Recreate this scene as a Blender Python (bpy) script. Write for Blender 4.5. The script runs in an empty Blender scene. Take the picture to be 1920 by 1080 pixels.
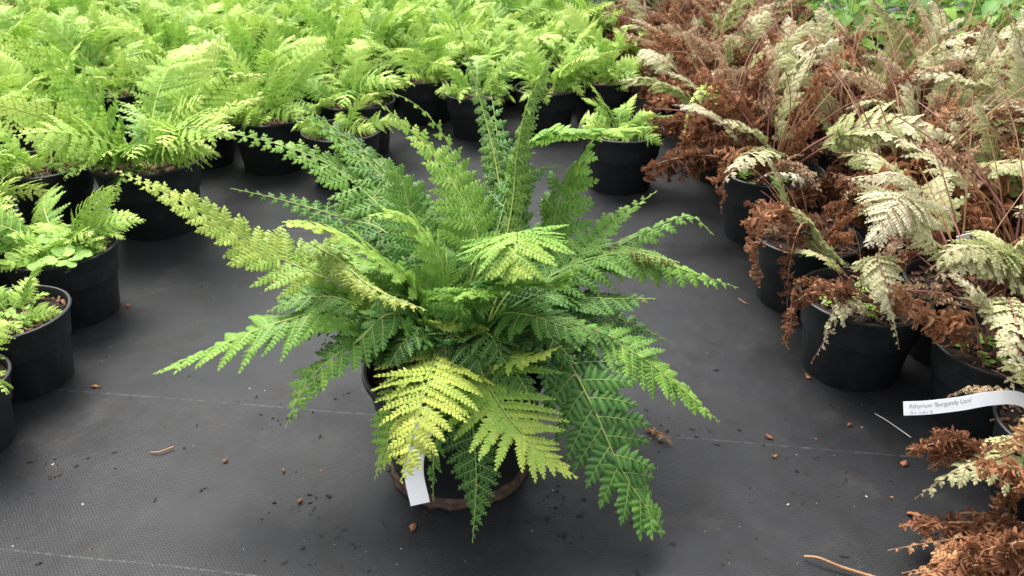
import bpy, math, random
import numpy as np
from mathutils import Matrix, Vector

# ------------------------------------------------------------------ camera, sky, sun, exposure
SC = bpy.context.scene
COL = SC.collection
H, PITCH, FPX = .58, math.radians(27.7), 1500.0
cam_d = bpy.data.cameras.new('camera')
cam_d.sensor_width = 36
cam_d.lens = FPX / 1920 * 36
cam_d.clip_start = .02
cam_d.clip_end = 200
cam_d.dof.use_dof = True
cam_d.dof.focus_distance = .84
cam_d.dof.aperture_fstop = 15
cam = bpy.data.objects.new('camera', cam_d)
COL.objects.link(cam)
cam.location = (0, 0, H)
cam.rotation_euler = (math.pi / 2 - PITCH, 0, 0)
SC.camera = cam

SUN_EL, SUN_AZ = math.radians(62), math.radians(-25)      # high, soft, slightly from the back left
world = bpy.data.worlds.new('World')
SC.world = world
world.use_nodes = True
wn = world.node_tree
bg = wn.nodes['Background']
sky = wn.nodes.new('ShaderNodeTexSky')
sky.sky_type = 'NISHITA'
sky.sun_disc = False
sky.sun_elevation = SUN_EL
sky.sun_rotation = SUN_AZ
sky.air_density = 1.0
sky.dust_density = 4.0
hs = wn.nodes.new('ShaderNodeHueSaturation')               # overcast: a nearly grey sky
hs.inputs['Saturation'].default_value = .22
wn.links.new(sky.outputs[0], hs.inputs['Color'])
wn.links.new(hs.outputs[0], bg.inputs[0])
bg.inputs[1].default_value = .15

sun_d = bpy.data.lights.new('sun', 'SUN')
sun_d.energy = 1.3
sun_d.angle = math.radians(30)
sun_d.color = (1, .97, .92)
sun = bpy.data.objects.new('sun', sun_d)
COL.objects.link(sun)
sd = Vector((math.sin(SUN_AZ) * math.cos(SUN_EL), math.cos(SUN_AZ) * math.cos(SUN_EL), math.sin(SUN_EL)))
sun.rotation_euler = sd.to_track_quat('Z', 'Y').to_euler()

SC.view_settings.view_transform = 'Standard'
SC.view_settings.look = 'None'
SC.view_settings.exposure = 1.5
SC.view_settings.gamma = 1

# ------------------------------------------------------------------ helpers: pixels of the 1920 photo to points
def ray(px, py):
    a = (px - 960) / FPX; b = (540 - py) / FPX
    return np.array((a, math.cos(PITCH) + b * math.sin(PITCH), -math.sin(PITCH) + b * math.cos(PITCH)))
def at_y(px, py, Y):
    d = ray(px, py); t = Y / d[1]
    return np.array((0, 0, H)) + d * t
def at_z(px, py, z=0.0):
    d = ray(px, py); t = (z - H) / d[2]
    return np.array((0, 0, H)) + d * t
def pot_from_pixels(px, py, w):
    W = .17
    for _ in range(20):
        d = ray(px, py); t = (.68 * W - H) / d[2]; W = w * t / FPX
    q = d * t
    return float(q[0]), float(q[1]), float(W)

# ------------------------------------------------------------------ materials
def new_mat(name):
    m = bpy.data.materials.new(name); m.use_nodes = True
    nt = m.node_tree
    return m, nt, nt.nodes['Principled BSDF'], nt.nodes['Material Output']
def node(nt, t, **kw):
    n = nt.nodes.new(t)
    for k, v in kw.items():
        if k.startswith('i_'):
            key = k[2:]
            key = int(key) if key.isdigit() else key
            n.inputs[key].default_value = v
        else: setattr(n, k, v)
    return n
def ramp(nt, stops):
    r = nt.nodes.new('ShaderNodeValToRGB')
    e = r.color_ramp.elements
    while len(e) < len(stops): e.new(.5)
    for el, (p, c) in zip(e, stops):
        el.position = p; el.color = (*c, 1)
    return r

def leaf_mat(name, stops, rand=.25, noise=.3, nscale=60, trans=.3, rough=.45, vein=None, rim=None, spore=False):
    m, nt, b, out = new_mat(name)
    L = nt.links.new
    at = node(nt, 'ShaderNodeAttribute', attribute_name='tone')
    oi = node(nt, 'ShaderNodeObjectInfo')
    tc = node(nt, 'ShaderNodeTexCoord')
    nz = node(nt, 'ShaderNodeTexNoise', i_Scale=nscale, i_Detail=3.0)
    L(tc.outputs['Object'], nz.inputs['Vector'])
    a = node(nt, 'ShaderNodeMath', operation='MULTIPLY_ADD'); a.inputs[1].default_value = rand
    L(oi.outputs['Random'], a.inputs[0]); L(at.outputs['Fac'], a.inputs[2])
    c = node(nt, 'ShaderNodeMath', operation='MULTIPLY_ADD'); c.inputs[1].default_value = noise
    L(nz.outputs['Fac'], c.inputs[0]); L(a.outputs[0], c.inputs[2])
    d = node(nt, 'ShaderNodeMath', operation='SUBTRACT'); d.inputs[1].default_value = (rand + noise) / 2
    L(c.outputs[0], d.inputs[0])
    r = ramp(nt, stops); L(d.outputs[0], r.inputs[0])
    colr = r.outputs[0]
    uv = node(nt, 'ShaderNodeAttribute', attribute_name='leafuv')
    sx = node(nt, 'ShaderNodeSeparateXYZ'); L(uv.outputs['Vector'], sx.inputs[0])
    ab = node(nt, 'ShaderNodeMath', operation='ABSOLUTE'); L(sx.outputs[1], ab.inputs[0])
    def blend(colr, fac_socket, rgb, k):
        mx = node(nt, 'ShaderNodeMix', data_type='RGBA'); mu = node(nt, 'ShaderNodeMath', operation='MULTIPLY'); mu.inputs[1].default_value = k
        L(fac_socket, mu.inputs[0]); L(mu.outputs[0], mx.inputs['Factor']); L(colr, mx.inputs[6]); mx.inputs[7].default_value = (*rgb, 1)
        return mx.outputs[2]
    if vein:
        rm = ramp(nt, [(.0, (1, 1, 1)), (.12, (1, 1, 1)), (.22, (0, 0, 0))]); L(ab.outputs[0], rm.inputs[0])
        colr = blend(colr, rm.outputs[0], vein[0], vein[1])
    if rim:
        rm = ramp(nt, [(.25, (0, 0, 0)), (.5, (1, 1, 1))]); L(ab.outputs[0], rm.inputs[0])
        colr = blend(colr, rm.outputs[0], rim[0], rim[1])
    if spore:
        sp = node(nt, 'ShaderNodeAttribute', attribute_name='spore')
        n2 = node(nt, 'ShaderNodeTexNoise', i_Scale=420.0, i_Detail=1.0); L(tc.outputs['Object'], n2.inputs['Vector'])
        rm = ramp(nt, [(.42, (0, 0, 0)), (.5, (1, 1, 1))]); L(n2.outputs['Fac'], rm.inputs[0])
        mu = node(nt, 'ShaderNodeMath', operation='MULTIPLY'); L(rm.outputs[0], mu.inputs[0]); L(sp.outputs['Fac'], mu.inputs[1])
        colr = blend(colr, mu.outputs[0], (.10, .065, .015), .9)
    if spore:                                             # scattered brown blemishes
        n4 = node(nt, 'ShaderNodeTexNoise', i_Scale=38.0, i_Detail=3.0, i_Roughness=.6); L(tc.outputs['Object'], n4.inputs['Vector'])
        rm = ramp(nt, [(.66, (0, 0, 0)), (.74, (1, 1, 1))]); L(n4.outputs['Fac'], rm.inputs[0])
        colr = blend(colr, rm.outputs[0], (.20, .11, .03), .65)
    L(colr, b.inputs['Base Color'])
    b.inputs['Roughness'].default_value = rough
    b.inputs['Specular IOR Level'].default_value = .24
    bp = node(nt, 'ShaderNodeBump', i_Strength=.25, i_Distance=.001)
    n3 = node(nt, 'ShaderNodeTexNoise', i_Scale=500.0, i_Detail=2.0); L(tc.outputs['Object'], n3.inputs['Vector'])
    L(n3.outputs['Fac'], bp.inputs['Height']); L(bp.outputs[0], b.inputs['Normal'])
    if trans > 0:
        tr = node(nt, 'ShaderNodeBsdfTranslucent'); ms = node(nt, 'ShaderNodeMixShader'); ms.inputs[0].default_value = trans
        g = node(nt, 'ShaderNodeGamma', i_Gamma=.85); L(colr, g.inputs[0]); L(g.outputs[0], tr.inputs[0])
        L(b.outputs[0], ms.inputs[1]); L(tr.outputs[0], ms.inputs[2]); L(ms.outputs[0], out.inputs[0])
    return m

M_DEEP = leaf_mat('shield_fern_leaf', [(0, (.030, .100, .030)), (.3, (.075, .215, .038)), (.6, (.21, .395, .055)), (1, (.58, .63, .12))], rand=.10, noise=.2, nscale=45, trans=.28,
                  vein=((.35, .45, .12), .18), spore=True)
M_LIME = leaf_mat('lime_fern_leaf', [(0, (.11, .25, .04)), (.4, (.32, .52, .08)), (.75, (.52, .69, .14)), (1, (.64, .74, .22))], rand=.55, noise=.35, nscale=12, trans=.22)
M_PALE = leaf_mat('pale_fern_leaf', [(0, (.20, .28, .07)), (.35, (.40, .45, .17)), (.7, (.58, .56, .32)), (1, (.72, .68, .50))], rand=.45, noise=.35, nscale=14, trans=.25,
                  vein=((.22, .12, .08), .22), rim=((.72, .70, .55), .25))
M_DEAD = leaf_mat('dead_fern_leaf', [(0, (.08, .033, .018)), (.4, (.235, .098, .047)), (.75, (.41, .19, .088)), (1, (.60, .38, .19))], rand=.55, noise=.6, nscale=18, trans=.25, rough=.7)
M_TAN = leaf_mat('dry_tan_leaf', [(0, (.20, .10, .055)), (.4, (.40, .25, .14)), (.75, (.56, .43, .26)), (1, (.64, .57, .38))], rand=.6, noise=.4, nscale=20, trans=.25, rough=.65)
M_WEED = leaf_mat('weed_leaf', [(0, (.12, .25, .05)), (.5, (.24, .42, .07)), (1, (.42, .60, .14))], rand=.2, noise=.3, nscale=30, trans=.3)
M_BROAD = leaf_mat('broad_leaf', [(0, (.05, .16, .03)), (.45, (.12, .30, .05)), (1, (.38, .52, .07))], rand=.3, noise=.25, nscale=10, trans=.3, vein=((.3, .42, .1), .3))
M_CONIF = leaf_mat('dark_needle', [(0, (.02, .06, .02)), (1, (.09, .2, .05))], rand=.2, noise=.4, nscale=20, trans=.1)

def plain(name, c1, c2, scale=40, rough=.6, bump=.3, bscale=200, spec=.4, detail=4.0):
    m, nt, b, out = new_mat(name)
    L = nt.links.new
    tc = node(nt, 'ShaderNodeTexCoord')
    nz = node(nt, 'ShaderNodeTexNoise', i_Scale=float(scale), i_Detail=detail); L(tc.outputs['Object'], nz.inputs['Vector'])
    r = ramp(nt, [(.3, c1), (.7, c2)]); L(nz.outputs['Fac'], r.inputs[0]); L(r.outputs[0], b.inputs['Base Color'])
    b.inputs['Roughness'].default_value = rough
    b.inputs['Specular IOR Level'].default_value = spec
    n2 = node(nt, 'ShaderNodeTexNoise', i_Scale=float(bscale), i_Detail=4.0); L(tc.outputs['Object'], n2.inputs['Vector'])
    bp = node(nt, 'ShaderNodeBump', i_Strength=bump, i_Distance=.002); L(n2.outputs['Fac'], bp.inputs['Height']); L(bp.outputs[0], b.inputs['Normal'])
    return m
M_RACHIS = plain('yellow_green_rachis', (.20, .32, .06), (.33, .38, .09), 60, .5, .1)
M_RACHIS_L = plain('pale_green_rachis', (.40, .52, .13), (.50, .55, .16), 60, .5, .1)
M_RACHIS_B = plain('brown_scaly_rachis', (.26, .20, .06), (.22, .11, .04), 120, .7, .5)
M_RACHIS_P = plain('purple_rachis', (.17, .055, .05), (.30, .13, .09), 60, .5, .1)
M_STRAW = plain('straw_stalk', (.42, .27, .13), (.30, .14, .07), 60, .6, .2)
M_SOIL = plain('potting_soil', (.010, .007, .005), (.045, .027, .017), 90, .95, 1.0, 150)
M_BARK = plain('bark_chip', (.07, .03, .016), (.26, .13, .07), 35, .85, .6, 120)
M_CRUMB = plain('dark_crumb', (.008, .006, .005), (.035, .025, .018), 60, .95, .8)
M_PERLITE = plain('perlite', (.55, .55, .52), (.75, .74, .70), 60, .8, .3)
M_DRYLEAF = plain('dry_leaf_piece', (.22, .075, .03), (.42, .18, .075), 90, .75, .6)
M_MOSS = plain('moss', (.05, .09, .015), (.16, .22, .04), 90, .95, 1.0, 200)
M_WHITE = plain('white_label_plastic', (.80, .80, .80), (.86, .86, .86), 30, .35, .02)
M_INK = plain('grey_print', (.22, .22, .23), (.34, .34, .35), 30, .7, 0)
M_EDGE = plain('brown_leaf_tip', (.12, .05, .02), (.25, .12, .04), 100, .8, .2)

def pot_mat():
    m, nt, b, out = new_mat('black_pot_plastic')
    L = nt.links.new
    tc = node(nt, 'ShaderNodeTexCoord'); oi = node(nt, 'ShaderNodeObjectInfo')
    add = node(nt, 'ShaderNodeVectorMath', operation='ADD'); L(tc.outputs['Object'], add.inputs[0])
    cmb = node(nt, 'ShaderNodeVectorMath', operation='SCALE'); cmb.inputs[0].default_value = (7, 5, 3); L(oi.outputs['Random'], cmb.inputs['Scale']); L(cmb.outputs[0], add.inputs[1])
    n1 = node(nt, 'ShaderNodeTexNoise', i_Scale=9.0, i_Detail=6.0, i_Roughness=.65); L(add.outputs[0], n1.inputs['Vector'])
    r = ramp(nt, [(.35, (.011, .0125, .013)), (.62, (.016, .018, .019)), (.74, (.042, .040, .037))]); L(n1.outputs['Fac'], r.inputs[0])
    n2 = node(nt, 'ShaderNodeTexNoise', i_Scale=140.0, i_Detail=2.0); L(add.outputs[0], n2.inputs['Vector'])
    r2 = ramp(nt, [(.70, (0, 0, 0)), (.76, (1, 1, 1))]); L(n2.outputs['Fac'], r2.inputs[0])
    # dried mud towards the foot of the pot, broken up by noise
    sx = node(nt, 'ShaderNodeSeparateXYZ'); L(tc.outputs['Object'], sx.inputs[0])
    n3 = node(nt, 'ShaderNodeTexNoise', i_Scale=14.0, i_Detail=5.0); L(add.outputs[0], n3.inputs['Vector'])
    mz = node(nt, 'ShaderNodeMath', operation='MULTIPLY_ADD'); mz.inputs[1].default_value = -6.0; L(sx.outputs[2], mz.inputs[0]); L(n3.outputs['Fac'], mz.inputs[2])
    r3 = ramp(nt, [(.46, (0, 0, 0)), (.66, (.8, .8, .8))]); L(mz.outputs[0], r3.inputs[0])
    mx = node(nt, 'ShaderNodeMix', data_type='RGBA'); L(r2.outputs[0], mx.inputs['Factor']); L(r.outputs[0], mx.inputs[6]); mx.inputs[7].default_value = (.11, .11, .10, 1)
    mx2 = node(nt, 'ShaderNodeMix', data_type='RGBA'); L(r3.outputs[0], mx2.inputs['Factor']); L(mx.outputs[2], mx2.inputs[6]); mx2.inputs[7].default_value = (.060, .042, .029, 1)
    L(mx2.outputs[2], b.inputs['Base Color'])
    rr = node(nt, 'ShaderNodeMapRange', i_3=.38, i_4=.62); L(n1.outputs['Fac'], rr.inputs[0]); L(rr.outputs[0], b.inputs['Roughness'])
    b.inputs['Specular IOR Level'].default_value = .4
    bp = node(nt, 'ShaderNodeBump', i_Strength=.15, i_Distance=.002); L(n1.outputs['Fac'], bp.inputs['Height']); L(bp.outputs[0], b.inputs['Normal'])
    return m
M_POT = pot_mat()

def ground_mat():
    m, nt, b, out = new_mat('woven_ground_cover')
    L = nt.links.new
    tc = node(nt, 'ShaderNodeTexCoord')
    mp = node(nt, 'ShaderNodeMapping'); mp.inputs['Rotation'].default_value = (0, 0, math.radians(7.2)); L(tc.outputs['Object'], mp.inputs['Vector'])
    V = mp.outputs[0]
    n0 = node(nt, 'ShaderNodeTexNoise', i_Scale=60.0, i_Detail=2.0); L(V, n0.inputs['Vector'])
    wob = node(nt, 'ShaderNodeVectorMath', operation='SCALE'); wob.inputs['Scale'].default_value = .0024; L(n0.outputs['Color'], wob.inputs[0])
    av = node(nt, 'ShaderNodeVectorMath', operation='ADD'); L(V, av.inputs[0]); L(wob.outputs[0], av.inputs[1])
    br = node(nt, 'ShaderNodeTexBrick', i_Scale=1.0); br.offset = .5
    br.inputs['Brick Width'].default_value = .0040; br.inputs['Row Height'].default_value = .0020; br.inputs['Mortar Size'].default_value = .00042; br.inputs['Mortar Smooth'].default_value = .8
    br.inputs['Color1'].default_value = (.85, .85, .85, 1); br.inputs['Color2'].default_value = (1, 1, 1, 1); br.inputs['Mortar'].default_value = (0, 0, 0, 1)
    L(av.outputs[0], br.inputs['Vector'])
    nL = node(nt, 'ShaderNodeTexNoise', i_Scale=3.0, i_Detail=5.0, i_Roughness=.6); L(V, nL.inputs['Vector'])
    rL = ramp(nt, [(.3, (.010, .0108, .013)), (.5, (.018, .0192, .0225)), (.72, (.030, .031, .035))]); L(nL.outputs['Fac'], rL.inputs[0])
    # fine dirt smears
    nD = node(nt, 'ShaderNodeTexNoise', i_Scale=22.0, i_Detail=8.0, i_Roughness=.7); L(V, nD.inputs['Vector'])
    rD = ramp(nt, [(.50, (0, 0, 0)), (.66, (.9, .9, .9))]); L(nD.outputs['Fac'], rD.inputs[0])
    m1 = node(nt, 'ShaderNodeMix', data_type='RGBA'); L(rD.outputs[0], m1.inputs['Factor']); L(rL.outputs[0], m1.inputs[6]); m1.inputs[7].default_value = (.012, .010, .009, 1)
    nE = node(nt, 'ShaderNodeTexNoise', i_Scale=9.0, i_Detail=9.0, i_Roughness=.75); L(V, nE.inputs['Vector'])
    rE = ramp(nt, [(.54, (0, 0, 0)), (.72, (.75, .75, .75))]); L(nE.outputs['Fac'], rE.inputs[0])
    m2 = node(nt, 'ShaderNodeMix', data_type='RGBA'); L(rE.outputs[0], m2.inputs['Factor']); L(m1.outputs[2], m2.inputs[6]); m2.inputs[7].default_value = (.065, .060, .053, 1)
    # weave: darker gaps
    m3 = node(nt, 'ShaderNodeMix', data_type='RGBA', blend_type='MULTIPLY'); m3.inputs['Factor'].default_value = .6; L(m2.outputs[2], m3.inputs[6]); L(br.outputs['Color'], m3.inputs[7])
    # pale guide threads woven in at intervals
    sx = node(nt, 'ShaderNodeSeparateXYZ'); L(V, sx.inputs[0])
    last = m3.outputs[2]
    for off in LINES:
        d = node(nt, 'ShaderNodeMath', operation='SUBTRACT'); d.inputs[1].default_value = off; L(sx.outputs[1], d.inputs[0])
        nW = node(nt, 'ShaderNodeTexNoise', i_Scale=5.0, i_Detail=1.0); L(V, nW.inputs['Vector'])
        dw = node(nt, 'ShaderNodeMath', operation='MULTIPLY_ADD'); dw.inputs[1].default_value = .008; L(nW.outputs['Fac'], dw.inputs[0]); L(d.outputs[0], dw.inputs[2])
        a = node(nt, 'ShaderNodeMath', operation='ABSOLUTE'); L(dw.outputs[0], a.inputs[0])
        lt = node(nt, 'ShaderNodeMapRange', i_1=.0004, i_2=.0013, i_3=1.0, i_4=0.0); L(a.outputs[0], lt.inputs[0])
        nB = node(nt, 'ShaderNodeTexNoise', i_Scale=110.0, i_Detail=4.0, i_Roughness=.8); L(V, nB.inputs['Vector'])
        rB = ramp(nt, [(.45, (0.02, 0.02, 0.02)), (.72, (.5, .5, .5))]); L(nB.outputs['Fac'], rB.inputs[0])
        mu = node(nt, 'ShaderNodeMath', operation='MULTIPLY'); L(lt.outputs[0], mu.inputs[0]); L(rB.outputs[0], mu.inputs[1])
        mm = node(nt, 'ShaderNodeMix', data_type='RGBA'); L(mu.outputs[0], mm.inputs['Factor']); L(last, mm.inputs[6]); mm.inputs[7].default_value = (.30, .30, .29, 1)
        last = mm.outputs[2]
    L(last, b.inputs['Base Color'])
    nR = node(nt, 'ShaderNodeTexNoise', i_Scale=5.0, i_Detail=5.0); L(V, nR.inputs['Vector'])
    rr = node(nt, 'ShaderNodeMapRange', i_1=.3, i_2=.7, i_3=.42, i_4=.62); L(nR.outputs['Fac'], rr.inputs[0]); L(rr.outputs[0], b.inputs['Roughness'])
    b.inputs['Specular IOR Level'].default_value = .38
    hg = node(nt, 'ShaderNodeMath', operation='MULTIPLY_ADD'); hg.inputs[1].default_value = .6; L(nD.outputs['Fac'], hg.inputs[0]); L(br.outputs['Color'], hg.inputs[2])
    bp = node(nt, 'ShaderNodeBump', i_Strength=.9, i_Distance=.0013); L(hg.outputs[0], bp.inputs['Height'])
    b2 = node(nt, 'ShaderNodeBump', i_Strength=.35, i_Distance=.03); L(nR.outputs['Fac'], b2.inputs['Height']); L(bp.outputs[0], b2.inputs['Normal'])
    L(b2.outputs[0], b.inputs['Normal'])
    return m
def line_offset(px, py):
    q = at_z(px, py); c, s = math.cos(math.radians(7.2)), math.sin(math.radians(7.2))
    return float(s * q[0] + c * q[1])
LINES = [line_offset(640, 772) + .004, line_offset(200, 1050) + .004, line_offset(1345, 473) + .004, line_offset(1275, 280) + .004]
M_GROUND = ground_mat()

# ------------------------------------------------------------------ mesh builders
class Buf:
    def __init__(s): s.V, s.F, s.M, s.T, s.U, s.S, s.n = [], [], [], [], [], [], 0
    def add(s, V, F, mat=0, tone=.5, uv=None, spore=0.0):
        V = np.asarray(V, float).reshape(-1, 3)
        s.V.append(V)
        for k in (3, 4):
            f = [x for x in F if len(x) == k] if not isinstance(F, np.ndarray) else (F if F.shape[1] == k else [])
            if len(f): s.F.append((np.asarray(f, int) + s.n, mat))
        s.T.append(np.broadcast_to(np.asarray(tone, float), (len(V),)))
        s.U.append(np.zeros((len(V), 2)) if uv is None else uv)
        s.S.append(np.broadcast_to(np.asarray(spore, float), (len(V),)))
        s.n += len(V)
    def mesh(s, name, mats, smooth=True):
        me = bpy.data.meshes.new(name)
        V = np.concatenate(s.V)
        me.vertices.add(len(V)); me.vertices.foreach_set('co', V.ravel().astype('f'))
        idx = np.concatenate([f.ravel() for f, m in s.F])
        tot = np.concatenate([np.full(len(f), f.shape[1]) for f, m in s.F])
        mi = np.concatenate([np.full(len(f), m) for f, m in s.F])
        me.loops.add(len(idx)); me.loops.foreach_set('vertex_index', idx.astype('i'))
        me.polygons.add(len(tot))
        me.polygons.foreach_set('loop_start', np.concatenate([[0], np.cumsum(tot)[:-1]]).astype('i'))
        me.polygons.foreach_set('material_index', mi.astype('i'))
        me.polygons.foreach_set('use_smooth', np.full(len(tot), smooth))
        for m in mats: me.materials.append(m)
        me.update(calc_edges=True)
        a = me.attributes.new('tone', 'FLOAT', 'POINT'); a.data.foreach_set('value', np.concatenate(s.T).astype('f'))
        U = np.concatenate(s.U); U3 = np.zeros((len(U), 3)); U3[:, :2] = U
        a = me.attributes.new('leafuv', 'FLOAT_VECTOR', 'POINT'); a.data.foreach_set('vector', U3.ravel().astype('f'))
        a = me.attributes.new('spore', 'FLOAT', 'POINT'); a.data.foreach_set('value', np.concatenate(s.S).astype('f'))
        me.validate()
        return me
def link(name, me, parent=None):
    o = bpy.data.objects.new(name, me); COL.objects.link(o)
    if parent: o.parent = parent
    return o
def tag(o, label, cat, group=None, kind=None):
    o['label'] = label; o['category'] = cat
    if group: o['group'] = group
    if kind: o['kind'] = kind
    return o
def thing(name, loc, label, cat, group=None, rz=0, s=1):
    o = bpy.data.objects.new(name, None); COL.objects.link(o)
    o.empty_display_size = .05
    o.location = loc; o.rotation_euler = (0, 0, rz); o.scale = (s, s, s)
    return tag(o, label, cat, group)

def unit(a): return a / np.maximum(np.linalg.norm(a, axis=-1, keepdims=True), 1e-9)
def spline(P, n=60):
    P = np.asarray(P, float)
    if len(P) == 2: P = np.array([P[0], (P[0] + P[1]) / 2, P[1]])
    Q = np.vstack([2 * P[0] - P[1], P, 2 * P[-1] - P[-2]])
    out = []
    for i in range(1, len(Q) - 2):
        t = np.linspace(0, 1, 24, endpoint=False)[:, None]
        p0, p1, p2, p3 = Q[i - 1], Q[i], Q[i + 1], Q[i + 2]
        out.append(.5 * (2 * p1 + (p2 - p0) * t + (2 * p0 - 5 * p1 + 4 * p2 - p3) * t ** 2 + (3 * p1 - p0 - 3 * p2 + p3) * t ** 3))
    out.append(P[-1:]); C = np.concatenate(out)
    d = np.concatenate([[0], np.cumsum(np.linalg.norm(np.diff(C, axis=0), axis=1))])
    s = np.linspace(0, d[-1], n)
    return np.stack([np.interp(s, d, C[:, k]) for k in range(3)], 1), d[-1]
def tube(B, P, r0, r1, k=5, mat=0, tone=.5):
    P = np.asarray(P, float); n = len(P)
    T = unit(np.gradient(P, axis=0)); ref = np.array((.31, .17, .94))
    N = unit(np.cross(T, ref)); Bn = np.cross(T, N)
    r = np.linspace(r0, r1, n)[:, None, None]
    a = np.linspace(0, 2 * np.pi, k, endpoint=False)[None, :, None]
    V = P[:, None] + r * (np.cos(a) * N[:, None] + np.sin(a) * Bn[:, None])
    i = np.arange(n - 1)[:, None]; j = np.arange(k)[None]
    F = np.stack([i * k + j, i * k + (j + 1) % k, (i + 1) * k + (j + 1) % k, (i + 1) * k + j], -1).reshape(-1, 4)
    B.add(V.reshape(-1, 3), F, mat, tone)

def template(mid, side, faces_h=.07, edge_h=-.09):
    # mid: list of u on the midrib; side: list of (u, v) outline from base to just before the tip (one per interior midrib vertex)
    V = [(u, 0, faces_h * math.sin(math.pi * min(1, u))) for u in mid]
    nm = len(mid); ns = len(side)
    V += [(u, v, edge_h * abs(v) * 2) for u, v in side] + [(u, -v, edge_h * abs(v) * 2) for u, v in side]
    F = []
    L = list(range(nm, nm + ns)) + [nm - 1]; R = list(range(nm + ns, nm + 2 * ns)) + [nm - 1]
    for k in range(ns):
        a, b = min(k, nm - 1), min(k + 1, nm - 1)
        q = [a, b, L[k + 1], L[k]]; F.append(tuple(dict.fromkeys(q)))
        q = [a, R[k], R[k + 1], b]; F.append(tuple(dict.fromkeys(q)))
    return np.array(V, float), [f for f in F if len(f) >= 3]
T_HI = template([0, .22, .42, .62, .82, 1.0], [(-.02, .26), (.10, .47), (.36, .52), (.62, .41), (.84, .20)], .11, -.20)
T_DEAD = template([0, .3, .6, .85, 1.0], [(-.05, .22), (.2, .46), (.55, .40), (.8, .30)], .16, .38)
T_ROUND = template([0, .3, .6, .85, 1.0], [(.02, .2), (.2, .5), (.55, .54), (.88, .34)])
T_LO = template([0, .5, 1.0], [(.0, .34), (.5, .46)])
T_TOOTH = template([0, .45, .8, 1.0], [(-.05, .42), (.35, .5), (.72, .34)])

PROF = dict(
    lance=([0, .08, .3, .55, .8, .93, 1], [.55, .85, 1, .82, .40, .15, .03]),
    tail=([0, .1, .25, .42, .58, .8, 1], [.6, .9, 1, .78, .44, .24, .05]),
    tri=([0, .1, .25, .5, .75, .92, 1], [.8, .98, 1, .74, .42, .17, .04]),
    long=([0, .12, .32, .55, .78, .92, 1], [.45, .8, 1, .72, .34, .16, .04]),
    lime=([0, .1, .3, .5, .75, .92, 1], [.45, .75, 1, .92, .50, .20, .03]),
    even=([0, .1, .3, .6, .85, .95, 1], [.7, .95, 1, .9, .6, .3, .06]))

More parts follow.
